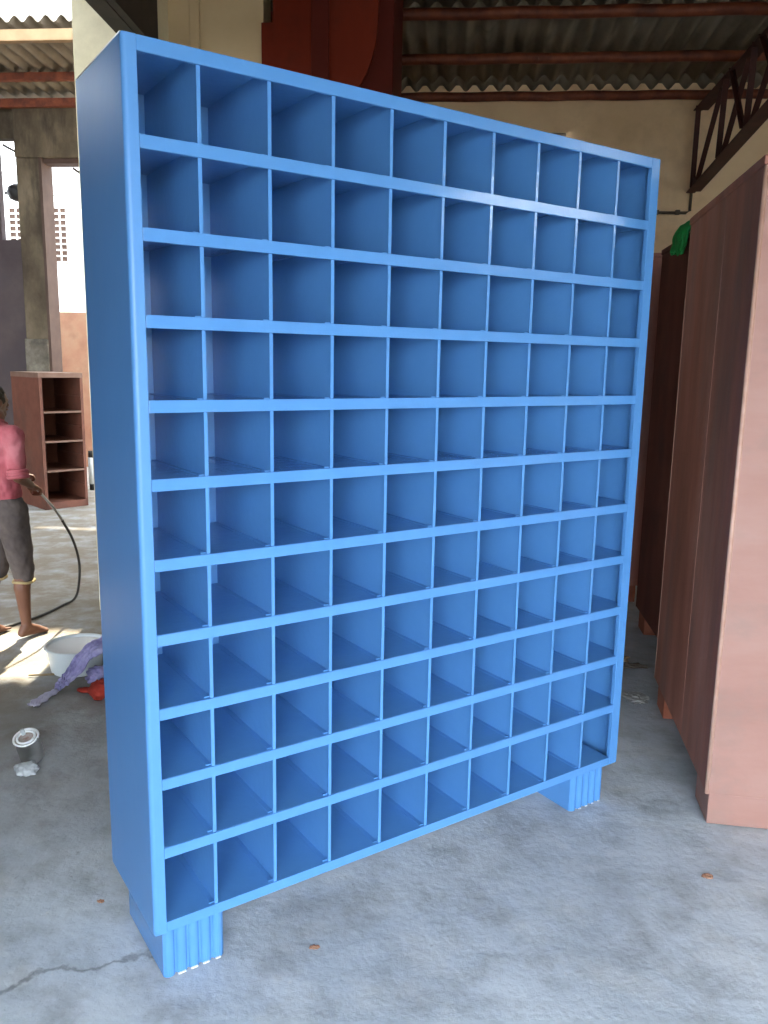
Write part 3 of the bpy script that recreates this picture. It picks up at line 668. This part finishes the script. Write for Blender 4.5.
sd = o.modifiers.new('thick', 'SOLIDIFY'); sd.thickness = .004; ss = o.modifiers.new('sub', 'SUBSURF'); ss.levels = 1; ss.render_levels = 1
o = obj('cloth_tail', ribbon([(-.045,-.12,.004), (-.06,-.21,.004), (-.07,-.31,.004)], [.03,.055,.06], 5.0, amp=.006), M['lilac_pale'], t, smooth=True, label='pale lilac end of the rag')
sd = o.modifiers.new('thick', 'SOLIDIFY'); sd.thickness = .003
o = tag(obj('dark_blue_rag', crumple((0,0,.05), (.07,.055,.05), .28, 4.0, freq=2), M['lilac'], smooth=True), 'dark lilac rag bunched beside the basin', 'cloth'); o.location = (-1.775, 3.80, 0)
o = tag(obj('red_rag', crumple((0,0,.012), (.05,.025,.013), .2, 9.0, freq=2), M['red_cloth'], smooth=True), 'flat red rag under the bunched lilac cloth', 'cloth', 'red rags'); o.location = (-1.80, 3.70, 0)
o = tag(obj('red_rag', crumple((0,0,.045), (.055,.05,.05), .28, 12.0, freq=2.4), M['red_cloth'], smooth=True), 'crumpled round red rag against the side of the blue rack', 'cloth', 'red rags'); o.location = (-1.70, 3.64, 0)
bm = bmesh.new(); tube(bm, [(-.07,.0,.006), (0,.01,.008), (.06,.035,.006)], .006, 6)
o = tag(obj('stick', bm, M['ochre'], smooth=True), 'small brown stick in front of the white basin', 'stick'); o.location = (-2.12, 3.86, 0)

# shiny tin tilted on a crumpled pale cup
t = empty('paint_tin', 'shiny open tin tilted on a crumpled pale plastic scrap on the floor', 'tin', (-1.70, 2.985, 0))
tilt = Matrix.Translation((0,.0,.022)) @ Matrix.Rotation(R(21), 4, 'X')
def tl(bm):
    bmesh.ops.transform(bm, matrix=tilt, verts=bm.verts); return bm
tin = obj('tin_body', tl(lathe(bmesh.new(), [(.046,.0), (.048,.003), (.048,.040), (.0465,.043), (.048,.046), (.048,.105), (.0505,.108), (.0505,.114), (.046,.116), (.044,.106), (.044,.03)], 40)), M['chrome'], t, smooth=True)
bm = bmesh.new(); q = [(.034*math.cos(a), .034*math.sin(a), .113) for a in [2*math.pi*k/28 for k in range(29)]]; tube(bm, q, .005, 8)
obj('inner_rim', tl(bm), M['white_chip_glint'], t, smooth=True)  # both rims matte white, a painted stand-in for the metal's bright glint
bm = bmesh.new(); q = [(.048*math.cos(a), .048*math.sin(a), .112) for a in [2*math.pi*k/32 for k in range(33)]]; tube(bm, q, .0045, 8)
obj('outer_rim', tl(bm), M['white_chip_glint'], t, smooth=True)
obj('paint_residue', tl(lathe(bmesh.new(), [(.044,.095), (.043,.101), (.03,.098)], 32)), M['tin_in'], t, smooth=True, label='reddish paint residue inside the tin')
obj('spout', tl(tube(bmesh.new(), [(-.02,.02,.105), (-.026,.026,.128)], .009, 10)), M['plastic_wrap'], t, smooth=True)
o = tag(obj('plastic_scrap', crumple((0,0,.02), (.045,.038,.028), .3, 21.0, freq=1.8), M['plastic_wrap'], smooth=True), 'crumpled pale plastic scrap under the shiny tin', 'scrap'); o.location = (-1.672, 2.888, 0)

def scrap(name, label, cat, loc, r, m, seed):
    o = tag(obj(name, crumple((0,0,r[2]*.6), r, .6, seed, sub=3, freq=2.4), m, smooth=False), label, cat); o.location = (loc[0], loc[1], 0)
scrap('paper_scrap', 'torn grey paper on the floor by the near cabinet foot', 'paper', (.965, 3.97), (.06,.07,.012), M['paper'], 31)
scrap('rubble_piece', 'ochre scrap on the floor between the blue rack and the cabinets', 'debris', (.97, 4.50), (.07,.04,.025), M['ochre'], 35)
scrap('rubble_piece', 'dark flat scrap beside the ochre scrap behind the blue rack', 'debris', (1.03, 4.42), (.10,.03,.015), M['pipe'], 37)
scrap('paint_crumb', 'small reddish flake on the floor in front of the blue rack', 'debris', (-.35, 2.035), (.014,.009,.003), M['orange_bit'], 41)
scrap('paint_crumb', 'small orange crumb on the floor left of the blue rack', 'debris', (-1.04, 2.16), (.012,.008,.003), M['orange_bit'], 43)
scrap('paint_crumb', 'pale pinkish crumb on the floor near the right cabinet plinth', 'debris', (.885, 2.50), (.018,.014,.005), M['orange_bit'], 45)
scrap('rubble_piece', 'grey concrete lump under the middle of the blue rack', 'debris', (.22, 2.99), (.05,.03,.012), M['paper'], 47)

# ------------------------------------------------------------------ light
w = bpy.data.worlds.new('world'); bpy.context.scene.world = w; w.use_nodes = True
bg = w.node_tree.nodes['Background']; bg.inputs[0].default_value = (.82,.91,1.0,1); bg.inputs[1].default_value = 8
sun = bpy.data.lights.new('sun', 'SUN'); sun.energy = 14; sun.color = (1,.90,.70); sun.angle = R(1.2)
so = bpy.data.objects.new('sun', sun); col.objects.link(so)
el, az = R(52.5), math.atan2(-.14, 1)
sd = Vector((math.sin(az)*math.cos(el), math.cos(az)*math.cos(el), math.sin(el)))
so.rotation_euler = sd.to_track_quat('Z', 'Y').to_euler(); so.location = (-2, 10, 8)

# ------------------------------------------------------------------ camera
cd = bpy.data.cameras.new('camera'); cam = bpy.data.objects.new('camera', cd); col.objects.link(cam)
cd.sensor_fit = 'VERTICAL'; cd.sensor_height = 24; cd.lens = 808.11/1024*24; cd.clip_start = .05; cd.clip_end = 200
cam.location = (0, 0, 1.65); cam.rotation_euler = (R(79.654), R(-.986), R(5))
sc = bpy.context.scene; sc.camera = cam
sc.view_settings.view_transform = 'Standard'; sc.view_settings.look = 'None'; sc.view_settings.gamma = 1; sc.view_settings.use_curve_mapping = False
sc.view_settings.exposure = 0.9
